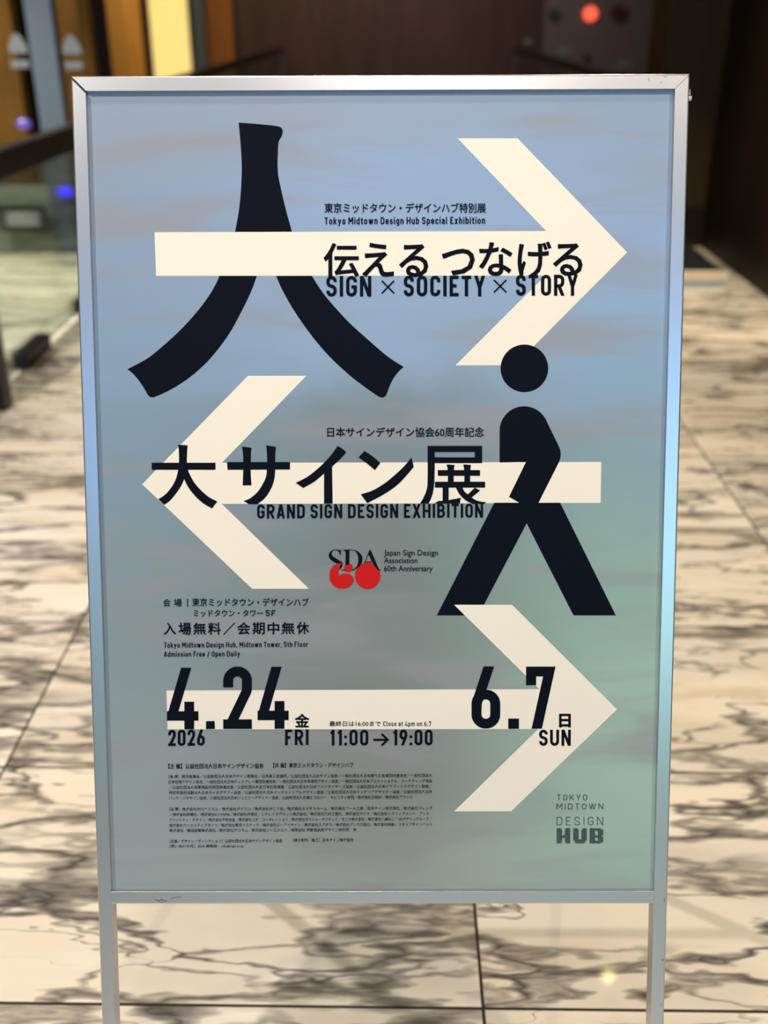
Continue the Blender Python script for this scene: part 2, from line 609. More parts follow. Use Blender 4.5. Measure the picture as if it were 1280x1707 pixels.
def zlayer(text=True):
    """ink thickness: shapes build up in order, all lettering lies just above them"""
    if text:
        LAYER[1] += 1
        return ZP + 0.00048 + 0.00004 * (LAYER[1] % 4)
    LAYER[0] += 1
    return ZP + 0.00004 * LAYER[0]


def catmull(pts):
    """closed outline; (x, y) = smooth point, (x, y, 1) = sharp corner"""
    n = len(pts)
    out = []
    for i in range(n):
        p0, p1, p2, p3 = (pts[(i + k) % n] for k in (-1, 0, 1, 2))
        out.append((p1[0], p1[1]))
        if len(p1) > 2 and len(p2) > 2:
            continue
        a = p1 if len(p1) > 2 else p0
        b = p2 if len(p2) > 2 else p3
        for s in range(1, 6):
            t = s / 6
            q = []
            for k in (0, 1):
                m1 = (p2[k] - a[k]) * 0.5
                m2 = (b[k] - p1[k]) * 0.5
                h = (2 * t ** 3 - 3 * t ** 2 + 1) * p1[k] + (t ** 3 - 2 * t ** 2 + t) * m1 \
                    + (-2 * t ** 3 + 3 * t ** 2) * p2[k] + (t ** 3 - t ** 2) * m2
                q.append(h)
            out.append(tuple(q))
    return out


def fill(bm, loop, z):
    vs = [bm.verts.new((x, y, z)) for x, y in loop]
    f = bm.faces.new(vs)
    f.normal_update()
    if f.normal.z < 0:
        f.normal_flip()
    bmesh.ops.triangulate(bm, faces=[f])


def printed(name, outlines, ink, ox=0, oy=0, sc=1.0, smooth=False, label=None):
    z = zlayer('lettering' in name or 'logo' in name)
    bm = bmesh.new()
    for i, o in enumerate(outlines):
        if smooth:
            o = catmull(o)
        fill(bm, [pp(ox + p[0] / sc, oy + p[1] / sc, z) for p in o], z + i % 6 * 6e-6)
    me = bpy.data.meshes.new(name)
    bm.to_mesh(me)
    bm.free()
    r = link(name, me, M[ink], sheet)
    if label:
        r['label'] = label
    return r


def circle(cx, cy, rx, ry=None, n=72):
    ry = ry or rx
    return [(cx + rx * math.cos(2 * math.pi * i / n), cy + ry * math.sin(2 * math.pi * i / n)) for i in range(n)]


def arc(cx, cy, r, a0, a1, n=16):
    return [(cx + r * math.cos(math.radians(a0 + (a1 - a0) * i / n)), cy - r * math.sin(math.radians(a0 + (a1 - a0) * i / n)))
            for i in range(n + 1)]


# big character: one stem and two sweeping strokes (its bar is the shaft of the first arrow)
printed('character_stem', [[(527, 65, 1), (610, 71), (695, 80), (716, 88), (724, 104), (718, 128), (706, 150), (702, 195),
                            (702, 285), (718, 370), (740, 462), (766, 556, 1), (510, 556, 1), (527, 465), (537, 370), (541, 270),
                            (538, 190), (532, 115)]], 'ink_black', 200, 180, 2.667, True)
printed('character_sweep', [[(445, 740, 1), (423, 788), (385, 850), (332, 918), (270, 985), (200, 1050), (122, 1113), (33, 1161, 1),
                             (66, 1190), (98, 1232), (122, 1272), (132, 1284), (145, 1286), (162, 1282), (235, 1247), (320, 1190), (402, 1113),
                             (480, 1012), (540, 905), (582, 818), (611, 740, 1)]], 'ink_black', 200, 180, 2.667, True)
printed('character_sweep', [[(691, 740, 1), (722, 810), (775, 903), (850, 1010), (930, 1104), (1020, 1188), (1090, 1242), (1145, 1280),
                             (1163, 1287), (1176, 1284), (1186, 1270), (1205, 1222), (1230, 1182), (1261, 1151, 1), (1190, 1105), (1108, 1035),
                             (1022, 957), (950, 880), (895, 812), (849, 740, 1)]], 'ink_black', 200, 180, 2.667, True)
# arrows
printed('arrow', [[(762.8, 230.6), (862.7, 230.6), (1045.2, 420.6), (857.8, 609), (759.2, 609), (908.7, 459.6), (260.0, 459.8),
                   (257.6, 387.2), (910, 385)]], 'ink_white', label='cream white arrow pointing right at the top of the poster')
printed('walking_figure', [circle(874, 614, 39.7)], 'ink_black')
printed('arrow', [[(413.3, 626.4), (510.8, 626.4), (369.8, 771.4), (1002.3, 770.1), (1001, 838.4), (369.8, 840.1), (514.9, 981.5),
                   (420.2, 981.5), (236.8, 807.2)]], 'ink_white', label='cream white arrow pointing left')
torso = [(741, 500), (741, 375)] + arc(838, 375, 97, 180, 30, 22) + \
        [(925, 333), (972, 430), (980, 448), (983, 466), (981, 484), (975, 500), (893, 663), (825, 663), (778, 636), (845, 498)]
legs = [(720, 659), (980, 659), (1200, 1104), (1033, 1104), (848, 740), (657, 1104), (493, 1104)]
printed('walking_figure', [torso, legs], 'ink_black', 520, 560, 2.370)
printed('arrow', [[(756.8, 1008.1), (853.3, 1008.1), (1028.5, 1182.5), (851.9, 1352.6), (756.8, 1352.6), (896.9, 1215.4),
                   (279.3, 1215.9), (277.3, 1151.1), (898.8, 1148.7)]], 'ink_white', label='cream white arrow pointing right behind the dates')

# title characters
printed('title_lettering', [
    [(66, 212, 1), (610, 212, 1), (610, 272, 1), (66, 272, 1)],
    [(291, 58, 1), (373, 64, 1), (368, 120), (366, 212), (376, 275), (395, 320), (432, 385), (490, 450), (555, 505), (627, 543, 1),
     (606, 568), (582, 602, 1), (510, 562), (440, 500), (380, 425), (343, 352, 1), (315, 412), (275, 472), (225, 532), (172, 572, 1),
     (122, 522, 1), (180, 484), (235, 420), (270, 355), (288, 290), (298, 212), (297, 110)],
    [(708, 206, 1), (1246, 206, 1), (1246, 270, 1), (713, 272, 1)],
    [(835, 74, 1), (918, 84, 1), (912, 140), (911, 300), (918, 405, 1), (842, 405, 1), (846, 300), (846, 150)],
    [(1043, 64, 1), (1126, 76, 1), (1120, 140), (1118, 300), (1105, 380), (1075, 450), (1030, 515), (968, 565, 1), (893, 565, 1),
     (850, 538, 1), (905, 515), (965, 465), (1010, 400), (1038, 340), (1048, 280), (1050, 150)],
], 'ink_black', 240, 730, 5.12, True)
printed('title_lettering', [
    [(312, 50, 1), (340, 68), (366, 88, 1), (330, 130), (277, 180, 1), (280, 412, 1), (226, 412, 1), (226, 224, 1), (165, 275), (95, 314, 1),
     (48, 282, 1), (120, 245), (190, 190), (260, 120)],
    [(480, 82, 1), (530, 115), (580, 157, 1), (545, 203, 1), (495, 160), (442, 122, 1)],
    [(774, 122, 1), (782, 150), (789, 182, 1), (740, 240), (680, 300), (600, 355), (497, 410, 1), (475, 380), (456, 354, 1), (530, 330), (610, 282),
     (690, 215), (740, 165)],
    [(876, 50, 1), (1218, 50, 1), (1218, 88, 1), (876, 88, 1)], [(1172, 80, 1), (1218, 80, 1), (1218, 158, 1), (1172, 158, 1)],
    [(876, 122, 1), (1218, 122, 1), (1218, 158, 1), (876, 158, 1)],
    [(876, 50, 1), (920, 50, 1), (921, 160), (917, 290), (905, 360), (882, 412, 1), (828, 412, 1), (850, 375), (868, 330), (876, 270)],
    [(940, 202, 1), (1205, 202, 1), (1205, 238, 1), (940, 238, 1)],
    [(922, 275, 1), (1237, 275, 1), (1237, 312, 1), (922, 312, 1)],
    [(996, 166, 1), (1045, 170, 1), (1040, 215), (1040, 290, 1), (1003, 290, 1), (1003, 215)],
    [(1100, 166, 1), (1148, 170, 1), (1143, 215), (1143, 290, 1), (1106, 290, 1), (1106, 215)],
    [(970, 300, 1), (1008, 300, 1), (1008, 405, 1), (970, 405, 1)],
    [(918, 412, 1), (940, 397, 1), (1010, 390, 1), (1085, 376, 1), (1078, 412, 1)],
    [(1050, 305, 1), (1092, 305, 1), (1106, 334), (1128, 354, 1), (1172, 312, 1), (1206, 330, 1), (1182, 350), (1152, 374, 1), (1190, 395),
     (1244, 404, 1), (1230, 414, 1), (1160, 414, 1), (1118, 394), (1078, 356)],
], 'ink_black', 480, 730, 3.7647, True)

# ----------------------------------------------------------------------------
# condensed monoline lettering
# ----------------------------------------------------------------------------
R5 = 0.5
O_ = [(0, 0, R5), (1, 0, R5), (1, 1, R5), (0, 1, R5)]
G = {   # char: (width, height kind, [(closed, points)])
    'O': (.52, 'C', [(1, O_)]), 'Q': (.52, 'C', [(1, O_)]),
    'S': (.50, 'C', [(0, [(1, .75, 0), (1, 1, R5), (0, 1, R5), (0, .56, R5), (1, .44, R5), (1, 0, R5), (0, 0, R5), (0, .25, 0)])]),
    'G': (.52, 'C', [(0, [(1, .73, 0), (1, 1, R5), (0, 1, R5), (0, 0, R5), (1, 0, R5), (1, .46, 0), (.48, .46, 0)])]),
    'C': (.50, 'C', [(0, [(1, .72, 0), (1, 1, R5), (0, 1, R5), (0, 0, R5), (1, 0, R5), (1, .28, 0)])]),
    'I': (.16, 'C', [(0, [(.5, 'B', 0), (.5, 'T', 0)])]),
    'N': (.55, 'C', [(0, [(0, 'B', 0), (0, 'T', 0)]), (0, [(1, 'B', 0), (1, 'T', 0)]), (0, [(0.02, 'T', 0), (.98, 'B', 0)])]),
    'E': (.45, 'C', [(0, [('R', 1, 0), (0, 1, 0), (0, 0, 0), ('R', 0, 0)]), (0, [(0, .51, 0), (.92, .51, 0)])]),
    'F': (.44, 'C', [(0, [('R', 1, 0), (0, 1, 0), (0, 'B', 0)]), (0, [(0, .5, 0), (.92, .5, 0)])]),
    'T': (.48, 'C', [(0, [('L', 1, 0), ('R', 1, 0)]), (0, [(.5, 'B', 0), (.5, 'T', 0)])]),
    'Y': (.54, 'C', [(0, [(0, 'T', 0), (.5, .42, 0)]), (0, [(1, 'T', 0), (.5, .42, 0)]), (0, [(.5, 'B', 0), (.5, .47, 0)])]),
    'R': (.53, 'C', [(0, [(0, 'B', 0), (0, 1, 0), (1, 1, R5), (1, .46, R5), (0, .46, 0)]), (0, [(.48, .46, 0), (1.02, 'B', 0)])]),
    'A': (.56, 'C', [(0, [(0, 'B', 0), (.47, 'T', 0)]), (0, [(1, 'B', 0), (.53, 'T', 0)]), (0, [(.2, .22, 0), (.8, .22, 0)])]),
    'D': (.53, 'C', [(1, [(0, 0, 0), (1, 0, R5), (1, 1, R5), (0, 1, 0)])]),
    'X': (.55, 'C', [(0, [(0, 'B', 0), (1, 'T', 0)]), (0, [(1, 'B', 0), (0, 'T', 0)])]),
    'H': (.54, 'C', [(0, [(0, 'B', 0), (0, 'T', 0)]), (0, [(1, 'B', 0), (1, 'T', 0)]), (0, [(0, .5, 0), (1, .5, 0)])]),
    'B': (.53, 'C', [(1, [(0, 0, 0), (1, 0, R5), (1, .52, R5), (0, .52, 0)]), (1, [(0, .52, 0), (.95, .52, R5), (.95, 1, R5), (0, 1, 0)])]),
    'U': (.53, 'C', [(0, [(0, 'T', 0), (0, 0, R5), (1, 0, R5), (1, 'T', 0)])]),
    'K': (.54, 'C', [(0, [(0, 'B', 0), (0, 'T', 0)]), (0, [(.1, .36, 0), (1, 'T', 0)]), (0, [(.4, .56, 0), (1.02, 'B', 0)])]),
    'M': (.66, 'C', [(0, [(0, 'B', 0), (0, 'T', 0)]), (0, [(1, 'B', 0), (1, 'T', 0)]), (0, [(0.02, 'T', 0), (.5, .28, 0)]), (0, [(.98, 'T', 0), (.5, .28, 0)])]),
    'W': (.80, 'C', [(0, [(0, 'T', 0), (.26, 'B', 0)]), (0, [(.5, 'T', 0), (.26, 'B', 0)]), (0, [(.5, 'T', 0), (.74, 'B', 0)]), (0, [(1, 'T', 0), (.74, 'B', 0)])]),
    '0': (.50, 'C', [(1, O_)]),
    '1': (.30, 'C', [(0, [(1, 'B', 0), (1, 'T', 0)]), (0, [(0, .80, 0), (1, 1, 0)])]),
    '2': (.48, 'C', [(0, [(0, .70, 0), (0, 1, R5), (1, 1, R5), (1, .64, R5), (.02, 'B', 0)]), (0, [('L', 0, 0), ('R', 0, 0)])]),
    '4': (.53, 'C', [(0, [(.66, 'T', 0), (0.02, .18, 0)]), (0, [('L', .165, 0), ('R', .165, 0)]), (0, [(.80, 'B', 0), (.80, .44, 0)])]),
    '5': (.48, 'C', [(0, [('R', 1, 0), (0, 1, 0), (0, .58, 0), (1, .58, R5), (1, 0, R5), (0, 0, R5), (0, .24, 0)])]),
    '6': (.49, 'C', [(1, [(0, 0, R5), (1, 0, R5), (1, .56, R5), (0, .56, R5)]), (0, [(.66, 'T', 0), (0.02, .40, .2), (0, .25, 0)])]),
    '7': (.50, 'C', [(0, [(0, .74, 0), (0, 1, 0), (1, 1, 0)]), (0, [(.97, 'T', 0), (.28, 'B', 0)])]),
    '9': (.49, 'C', [(1, [(0, .44, R5), (1, .44, R5), (1, 1, R5), (0, 1, R5)]), (0, [(.34, 'B', 0), (.98, .60, .2), (1, .75, 0)])]),
    'a': (.44, 'x', [(0, [(0, .84, 0), (0, 1, R5), (1, 1, R5), (1, 'B', 0)]), (0, [(1, .58, 0), (0, .58, R5), (0, 0, R5), (1, 0, R5), (1, .3, 0)])]),
    'b': (.45, 'x', [(0, [(0, 'B', 0), (0, 'A', 0)]), (1, O_)]),
    'c': (.42, 'x', [(0, [(1, .70, 0), (1, 1, R5), (0, 1, R5), (0, 0, R5), (1, 0, R5), (1, .30, 0)])]),
    'd': (.45, 'x', [(0, [(1, 'B', 0), (1, 'A', 0)]), (1, O_)]),
    'e': (.44, 'x', [(0, [(0, .48, 0), (1, .48, 0), (1, 1, R5), (0, 1, R5), (0, 0, R5), (1, 0, R5), (1, .22, 0)])]),
    'f': (.30, 'x', [(0, [(.35, 'B', 0), (.35, 'a', R5), ('R', 'a', 0)]), (0, [('L', 1, 0), ('R', 1, 0)])]),
    'g': (.45, 'x', [(1, O_), (0, [(1, 'T', 0), (1, 'd', R5), (.1, 'd', 0)])]),
    'h': (.45, 'x', [(0, [(0, 'B', 0), (0, 'A', 0)]), (0, [(0, .6, 0), (0, 1, R5), (1, 1, R5), (1, 'B', 0)])]),
    'i': (.16, 'x', [(0, [(.5, 'B', 0), (.5, 'T', 0)]), (0, [(.5, 'i', 0), (.5, 'A', 0)])]),
    'k': (.45, 'x', [(0, [(0, 'B', 0), (0, 'A', 0)]), (0, [(.1, .36, 0), (1, 'T', 0)]), (0, [(.4, .6, 0), (1.02, 'B', 0)])]),
    'l': (.20, 'x', [(0, [(0, 'A', 0), (0, 0, .8), ('R', 0, 0)])]),
    'm': (.70, 'x', [(0, [(0, 'B', 0), (0, 'T', 0)]), (0, [(0, .6, 0), (0, 1, .22), (.5, 1, .22), (.5, 'B', 0)]), (0, [(.5, .6, 0), (.5, 1, .22), (1, 1, .22), (1, 'B', 0)])]),
    'n': (.45, 'x', [(0, [(0, 'B', 0), (0, 'T', 0)]), (0, [(0, .6, 0), (0, 1, R5), (1, 1, R5), (1, 'B', 0)])]),
    'o': (.45, 'x', [(1, O_)]),
    'p': (.45, 'x', [(0, [(0, 'D', 0), (0, 'T', 0)]), (1, O_)]),
    'r': (.30, 'x', [(0, [(0, 'B', 0), (0, 'T', 0)]), (0, [(0, .6, 0), (0, 1, .6), ('R', 1, 0)])]),
    's': (.41, 'x', [(0, [(1, .76, 0), (1, 1, R5), (0, 1, R5), (0, .54, R5), (1, .46, R5), (1, 0, R5), (0, 0, R5), (0, .24, 0)])]),
    't': (.30, 'x', [(0, [(.35, 't', 0), (.35, 0, R5), ('R', 0, 0)]), (0, [('L', 1, 0), ('R', 1, 0)])]),
    'u': (.45, 'x', [(0, [(0, 'T', 0), (0, 0, R5), (1, 0, R5), (1, .4, 0)]), (0, [(1, 'B', 0), (1, 'T', 0)])]),
    'w': (.68, 'x', [(0, [(0, 'T', 0), (.26, 'B', 0)]), (0, [(.5, 'T', 0), (.26, 'B', 0)]), (0, [(.5, 'T', 0), (.74, 'B', 0)]), (0, [(1, 'T', 0), (.74, 'B', 0)])]),
    'x': (.46, 'x', [(0, [(0, 'B', 0), (1, 'T', 0)]), (0, [(1, 'B', 0), (0, 'T', 0)])]),
    'y': (.46, 'x', [(0, [(0, 'T', 0), (.5, .08, 0)]), (0, [(1, 'T', 0), (.24, 'D', 0)])]),
    '.': (.17, 'C', [(0, [(.5, 'B', 0), (.5, 'q', 0)])]), ',': (.17, 'C', [(0, [(.5, 'q', 0), (.3, 'c', 0)])]),
    ':': (.17, 'C', [(0, [(.5, 'B', 0), (.5, 'q', 0)]), (0, [(.5, .46, 0), (.5, .655, 0)])]),
    '/': (.42, 'C', [(0, [(0, 'c', 0), (1, 'T', 0)])]),
}


def fillet(pts, closed):
    out = []
    n = len(pts)
    for i, (p, r) in enumerate(pts):
        if r <= 0 or (not closed and i in (0, n - 1)):
            out.append(p)
            continue
        a, b = pts[(i - 1) % n][0], pts[(i + 1) % n][0]
        va, vb = (a - p), (b - p)
        la, lb = va.length, vb.length
        va, vb = va / la, vb / lb
        ang = math.acos(max(-1, min(1, va.dot(vb))))
        if ang > 3.1:
            out.append(p)
            continue
        t = min(r / math.tan(ang / 2), la * (0.5 if pts[(i - 1) % n][1] > 0 else 1), lb * (0.5 if pts[(i + 1) % n][1] > 0 else 1))
        rr = t * math.tan(ang / 2)
        c = p + (va + vb).normalized() * (rr / math.sin(ang / 2))
        s, e = p + va * t - c, p + vb * t - c
        a0, a1 = math.atan2(s.y, s.x), math.atan2(e.y, e.x)
        dlt = (a1 - a0 + math.pi) % (2 * math.pi) - math.pi
        k = 8
        for j in range(k + 1):
            th = a0 + dlt * j / k
            out.append(c + Vector((math.cos(th), math.sin(th))) * rr)
    res = []
    for p in out:
        if not res or (p - res[-1]).length > 1e-6:
            res.append(p)
    if closed and (res[0] - res[-1]).length < 1e-6:
        res.pop()
    return res


def ribbon(pts, closed, s, cut0, cut1):
    """quads of a stroke of width s along pts; cut0/cut1 = cut the end level"""
    n = len(pts)
    L_, R_ = [], []
    for i, p in enumerate(pts):
        if closed or 0 < i < n - 1:
            d0 = (p - pts[(i - 1) % n]).normalized()
            d1 = (pts[(i + 1) % n] - p).normalized()
        else:
            d0 = d1 = (pts[1] - pts[0]).normalized() if i == 0 else (pts[-1] - pts[-2]).normalized()
        n0, n1 = Vector((-d0.y, d0.x)), Vector((-d1.y, d1.x))
        mn = n0 + n1
        mn = mn / max(mn.length_squared, 0.25) * 2 if mn.length > 1e-6 else n0
        o = mn * (s / 2)
        l, r = p + o, p - o
        if not closed and ((i == 0 and cut0) or (i == n - 1 and cut1)) and abs(d0.y) > 0.2:
            l = l + d0 * ((p.y - l.y) / d0.y)
            r = r + d0 * ((p.y - r.y) / d0.y)
        L_.append(l)
        R_.append(r)
    return [(L_[i], R_[i], R_[(i + 1) % n], L_[(i + 1) % n]) for i in range(n if closed else n - 1)]


def stroke_text(name, text, u0, u1, vt, vb, ink='ink_black', s=0.150, gap=0.150, space=0.40, xh=0.73, vt2=None, vb2=None, ks=None, label=None):
    """lettering whose capitals fill the traced box u0..u1 (left/right), vt..vb (cap line/base line)"""
    z = zlayer()
    vt2 = vt if vt2 is None else vt2
    vb2 = vb if vb2 is None else vb2
    P00, P10, P01, P11 = (Vector(pp(*q, z)) for q in ((u0, vb), (u1, vb2), (u0, vt), (u1, vt2)))
    H = ((P01 - P00).length + (P11 - P10).length) / 2
    W = ((P10 - P00).length + (P11 - P01).length) / 2
    tot = W / H
    nat = 0
    fixed = 0
    for i, ch in enumerate(text):
        if ch == ' ':
            nat += space
            continue
        wd = G[ch][0]
        if ch in 'Iil.:,':
            fixed += s if ch in 'Ii.:,' else wd
        else:
            nat += wd
        if i < len(text) - 1 and text[i + 1] != ' ':
            nat += gap
    k = (tot - fixed) / nat
    bm = bmesh.new()
    x = 0
    for i, ch in enumerate(text):
        if ch == ' ':
            x += space * k
            continue
        wd, kind, strokes = G[ch]
        wd = s if ch in 'Ii.:,' else (wd if ch == 'l' else wd * k)
        h = 1.0 if kind == 'C' else xh

        def X(v):
            if v == 'L':
                return 0.0
            if v == 'R':
                return wd
            return s / 2 + v * (wd - s)

        def Y(v):
            if isinstance(v, str):
                return {'B': 0, 'T': h, 'A': 1.0, 'a': 1.0 - s / 2, 'D': -.25, 'd': -.25 + s / 2, 'q': s * 1.05, 'i': 1 - s, 't': h + .17, 'c': -.12}[v]
            return s / 2 + v * (h - s)
        for si, (closed, pts) in enumerate(strokes):
            pl = [(Vector((X(a), Y(b))), r * (wd - s)) for a, b, r in pts]
            ends = [isinstance(pts[0][1], str), isinstance(pts[-1][1], str)]
            for q in ribbon(fillet(pl, closed), closed, s, *ends):
                vs = []
                for p in q:
                    fx, fy = (x + p.x) / tot, p.y
                    o = (P00 * (1 - fx) + P10 * fx) * (1 - fy) + (P01 * (1 - fx) + P11 * fx) * fy
                    vs.append(bm.verts.new((o.x, o.y, z + si * 6e-6)))
                try:
                    f = bm.faces.new(vs)
                    f.normal_update()
                    if f.normal.z < 0:
                        f.normal_flip()
                except ValueError:
                    pass
        x += wd
        if i < len(text) - 1 and text[i + 1] != ' ':
            x += gap * k
    me = bpy.data.meshes.new(name)
    bm.to_mesh(me)
    bm.free()
    o = link(name, me, M[ink], sheet)
    if label:
        o['label'] = label
    return o


def type_text(name, text, u0, u1, vt, vb, ink='ink_black', weight=0.0, vt2=None, vb2=None, res=2, track=1.0):
    """lettering in the built-in typeface, its ink filling the traced box"""
    z = zlayer()
    vt2 = vt if vt2 is None else vt2
    vb2 = vb if vb2 is None else vb2
    cu = bpy.data.curves.new(name, 'FONT')
    cu.body = text
    cu.size = 1.0
    cu.resolution_u = res
    cu.space_character = track
    t = bpy.data.objects.new(name, cu)
    COL.objects.link(t)
    dg = bpy.context.evaluated_depsgraph_get()
    me = bpy.data.meshes.new_from_object(t.evaluated_get(dg))
    bpy.data.objects.remove(t)
    bpy.data.curves.remove(cu)
    me.name = name
    me.materials.clear()
    xs = [v.co.x for v in me.vertices]
    ys = [v.co.y for v in me.vertices]
    x0, x1, y0, y1 = min(xs), max(xs), min(ys), max(ys)
    P00, P10, P01, P11 = (Vector(pp(*q, z)) for q in ((u0, vb), (u1, vb2), (u0, vt), (u1, vt2)))
    for v in me.vertices:
        fx, fy = (v.co.x - x0) / (x1 - x0), (v.co.y - y0) / (y1 - y0)
        o = (P00 * (1 - fx) + P10 * fx) * (1 - fy) + (P01 * (1 - fx) + P11 * fx) * fy
        v.co = (o.x, o.y, z)
    if weight > 0:
        em = (P01 - P00).length / (y1 - y0) * weight
        bm = bmesh.new()
        bm.from_mesh(me)
        bmesh.ops.remove_doubles(bm, verts=bm.verts, dist=1e-7)
        es = [(e.verts[0].co.copy(), e.verts[1].co.copy()) for e in bm.edges if len(e.link_faces) == 1]
        zz = Vector((0, 0, 7e-6))
        for a, b in es:
            if (b - a).length < 1e-7:
                continue
            d = (b - a).normalized() * em
            nrm = Vector((-d.y, d.x, 0))
            a2, b2 = a - d * 0.7, b + d * 0.7
            bm.faces.new([bm.verts.new(q + zz) for q in (a2 - nrm, b2 - nrm, b2 + nrm, a2 + nrm)])
        bm.to_mesh(me)
        bm.free()
    return link(name, me, M[ink], sheet)


def block(text, u0, u1, vt, vb, name='lettering', ink='ink_black', ox=0, oy=0, sc=1.0, weight=0.012, res=3, **k):
    q = {a: oy + b / sc for a, b in k.items() if a in ('vt2', 'vb2')}
    return type_text(name, text, ox + u0 / sc, ox + u1 / sc, oy + vt / sc, oy + vb / sc, ink, weight, res=res, **q)


# headline: each kana / kanji fitted to its own place
for ch, x0, x1, y0, y1, ox in (
        ('伝', 55, 358, 88, 378, 530), ('え', 400, 670, 86, 374, 530), ('る', 728, 974, 98, 378, 530),
        ('つ', -13, 268, 138, 362, 740), ('な', 318, 602, 80, 368, 740), ('げ', 660, 948, 74, 378, 740), ('る', 976, 1226, 90, 368, 740)):
    block(ch, x0, x1, y0, y1, 'headline_lettering', ox=ox, oy=390, sc=5.3333, weight=0.019)
stroke_text('headline_lettering', 'SIGN', 544.0, 618.8, 460.0, 494.4, s=0.162)
stroke_text('headline_lettering', 'SOCIETY', 673.0, 808.5, 459.5, 494.0, s=0.162)
stroke_text('headline_lettering', 'STORY', 860.0, 963.0, 458.0, 493.0, s=0.162)


def poly_strokes(name, lines, wpx, ink='ink_black', parent_z=None):
    z = zlayer()
    bm = bmesh.new()
    for pts in lines:
        P = [Vector(pp(u, v, z)) for u, v in pts]
        wd = (Vector(pp(pts[0][0] + wpx, pts[0][1], z)) - P[0]).length
        for q in ribbon(P, False, wd, False, False):
            f = bm.faces.new([bm.verts.new((p.x, p.y, z)) for p in q])
            f.normal_update()
            if f.normal.z < 0:
                f.normal_flip()
    me = bpy.data.meshes.new(name)
    bm.to_mesh(me)
    bm.free()
    return link(name, me, M[ink], sheet)


poly_strokes('multiplication_sign', [[(636.3, 468), (657, 489)], [(657, 468), (636.3, 489)]], 2.6)
poly_strokes('multiplication_sign', [[(823.2, 466.5), (844, 487.5)], [(844, 466.5), (823.2, 487.5)]], 2.6)

block('東京ミッドタウン・デザインハブ特別展', 541, 809.5, 338.5, 354.8, 'caption_lettering', weight=0.014)
stroke_text('caption_lettering', 'Tokyo Midtown Design Hub Special Exhibition', 541, 808.6, 362.4, 374.2, s=0.165, gap=.145, vb2=373.2, vt2=361.3)
block('日本サインデザイン協会60周年記念', 545.6, 806.6, 712.2, 728.4, 'caption_lettering', weight=0.014)
stroke_text('title_lettering', 'GRAND SIGN DESIGN EXHIBITION', 428.6, 805.0, 841.0, 864.4, s=0.168, gap=.15, vt2=839.6, vb2=862.8)

# society mark
S_OX, S_OY, S_SC = 535, 905, 11.636
printed('logo_lettering', [
    [(384, 128, 1), (384, 240, 1), (370, 232), (350, 182), (310, 146), (256, 142), (214, 178), (208, 224), (240, 268), (320, 320),
     (395, 365), (425, 396, 1), (300, 396, 1), (220, 350), (166, 300), (150, 240), (166, 188), (220, 140), (290, 126), (350, 140)],
    [(405, 385, 1), (416, 425), (402, 475), (352, 524, 1), (358, 480, 1), (385, 420)],
    [(425, 133, 1), (600, 132), (705, 162), (780, 230), (803, 310), (782, 400), (722, 472), (650, 522), (600, 533, 1), (600, 516, 1),
     (652, 500), (702, 440), (724, 340), (714, 240), (672, 172), (620, 146), (550, 145, 1), (548, 430, 1), (475, 430, 1), (478, 190),
     (462, 155), (425, 148, 1)],
    [(400, 520, 1), (485, 520, 1), (485, 536, 1), (400, 536, 1)],
    [(950, 118, 1), (1042, 320), (1120, 500), (1165, 522, 1), (1165, 534, 1), (1110, 534, 1), (1020, 420), (912, 205, 1)],
    [(950, 118, 1), (948, 160, 1), (852, 392, 1), (838, 392, 1)],
    [(850, 361, 1), (1000, 361, 1), (1000, 374, 1), (850, 374, 1)],
], 'ink_black', S_OX, S_OY, S_SC, True)
printed('logo_mark', [
    [(425, 385, 1), (330, 396), (240, 442), (182, 520), (158, 630), (175, 740), (240, 830), (330, 882), (430, 893), (530, 870), (610, 805),
     (640, 730), (620, 660), (560, 607), (470, 592), (400, 606), (352, 636, 1), (340, 560), (355, 480)],
    circle(530, 482, 88, 88, 40), circle(905, 638, 248, 258, 64)], 'ink_red', S_OX, S_OY, S_SC, False, 'red printed 60 of the society mark')
block('Japan Sign Design', 640.2, 729.6, 916.8, 929.0, 'logo_lettering', weight=0.008)
block('Association', 640.2, 695.6, 929.8, 938.6, 'logo_lettering', weight=0.008)
block('60th Anniversary', 640.2, 721.0, 942.9, 955.2, 'logo_lettering', weight=0.008)

# venue
V = dict(ox=265, oy=985, sc=4.923)
block('会', 35, 93, 66, 128, 'venue_lettering', weight=0.012, **V)
block('場', 122, 187, 66, 128, 'venue_lettering', weight=0.012, **V)
poly_strokes('venue_lettering', [[(312.6, 998), (312.6, 1011.5)]], 1.5)
block('東京ミッドタウン・デザインハブ', 273, 1228, 60, 126, 'venue_lettering', weight=0.012, **V)
block('ミッドタウン・タワー', 284, 852, 156, 212, 'venue_lettering', weight=0.014, **V)
stroke_text('venue_lettering', '5F', 442.8, 459, 1017.2, 1027.2, s=.18)
for ch, x0, x1, y0, y1 in (('入', 42, 137, 264, 358), ('場', 162, 262, 262, 360), ('無', 283, 384, 262, 358), ('料', 404, 506, 260, 358),
                           ('／', 530, 624, 260, 358), ('会', 645, 746, 260, 356), ('期', 768, 866, 258, 356), ('中', 893, 985, 258, 356),
                           ('無', 1008, 1110, 258, 354), ('休', 1130, 1230, 256, 354)):
    block(ch, x0, x1, y0, y1, 'venue_lettering', weight=0.018, **V)
stroke_text('venue_lettering', 'Tokyo Midtown Design Hub, Midtown Tower, 5th Floor', 273.2, 513.2, 1071.0, 1079.9, s=.155, gap=.145, vt2=1069.6, vb2=1078.4)
stroke_text('venue_lettering', 'Admission Free / Open Daily', 273.2, 399.8, 1086.3, 1095.0, s=.155, gap=.145, vt2=1085.4, vb2=1094.2)

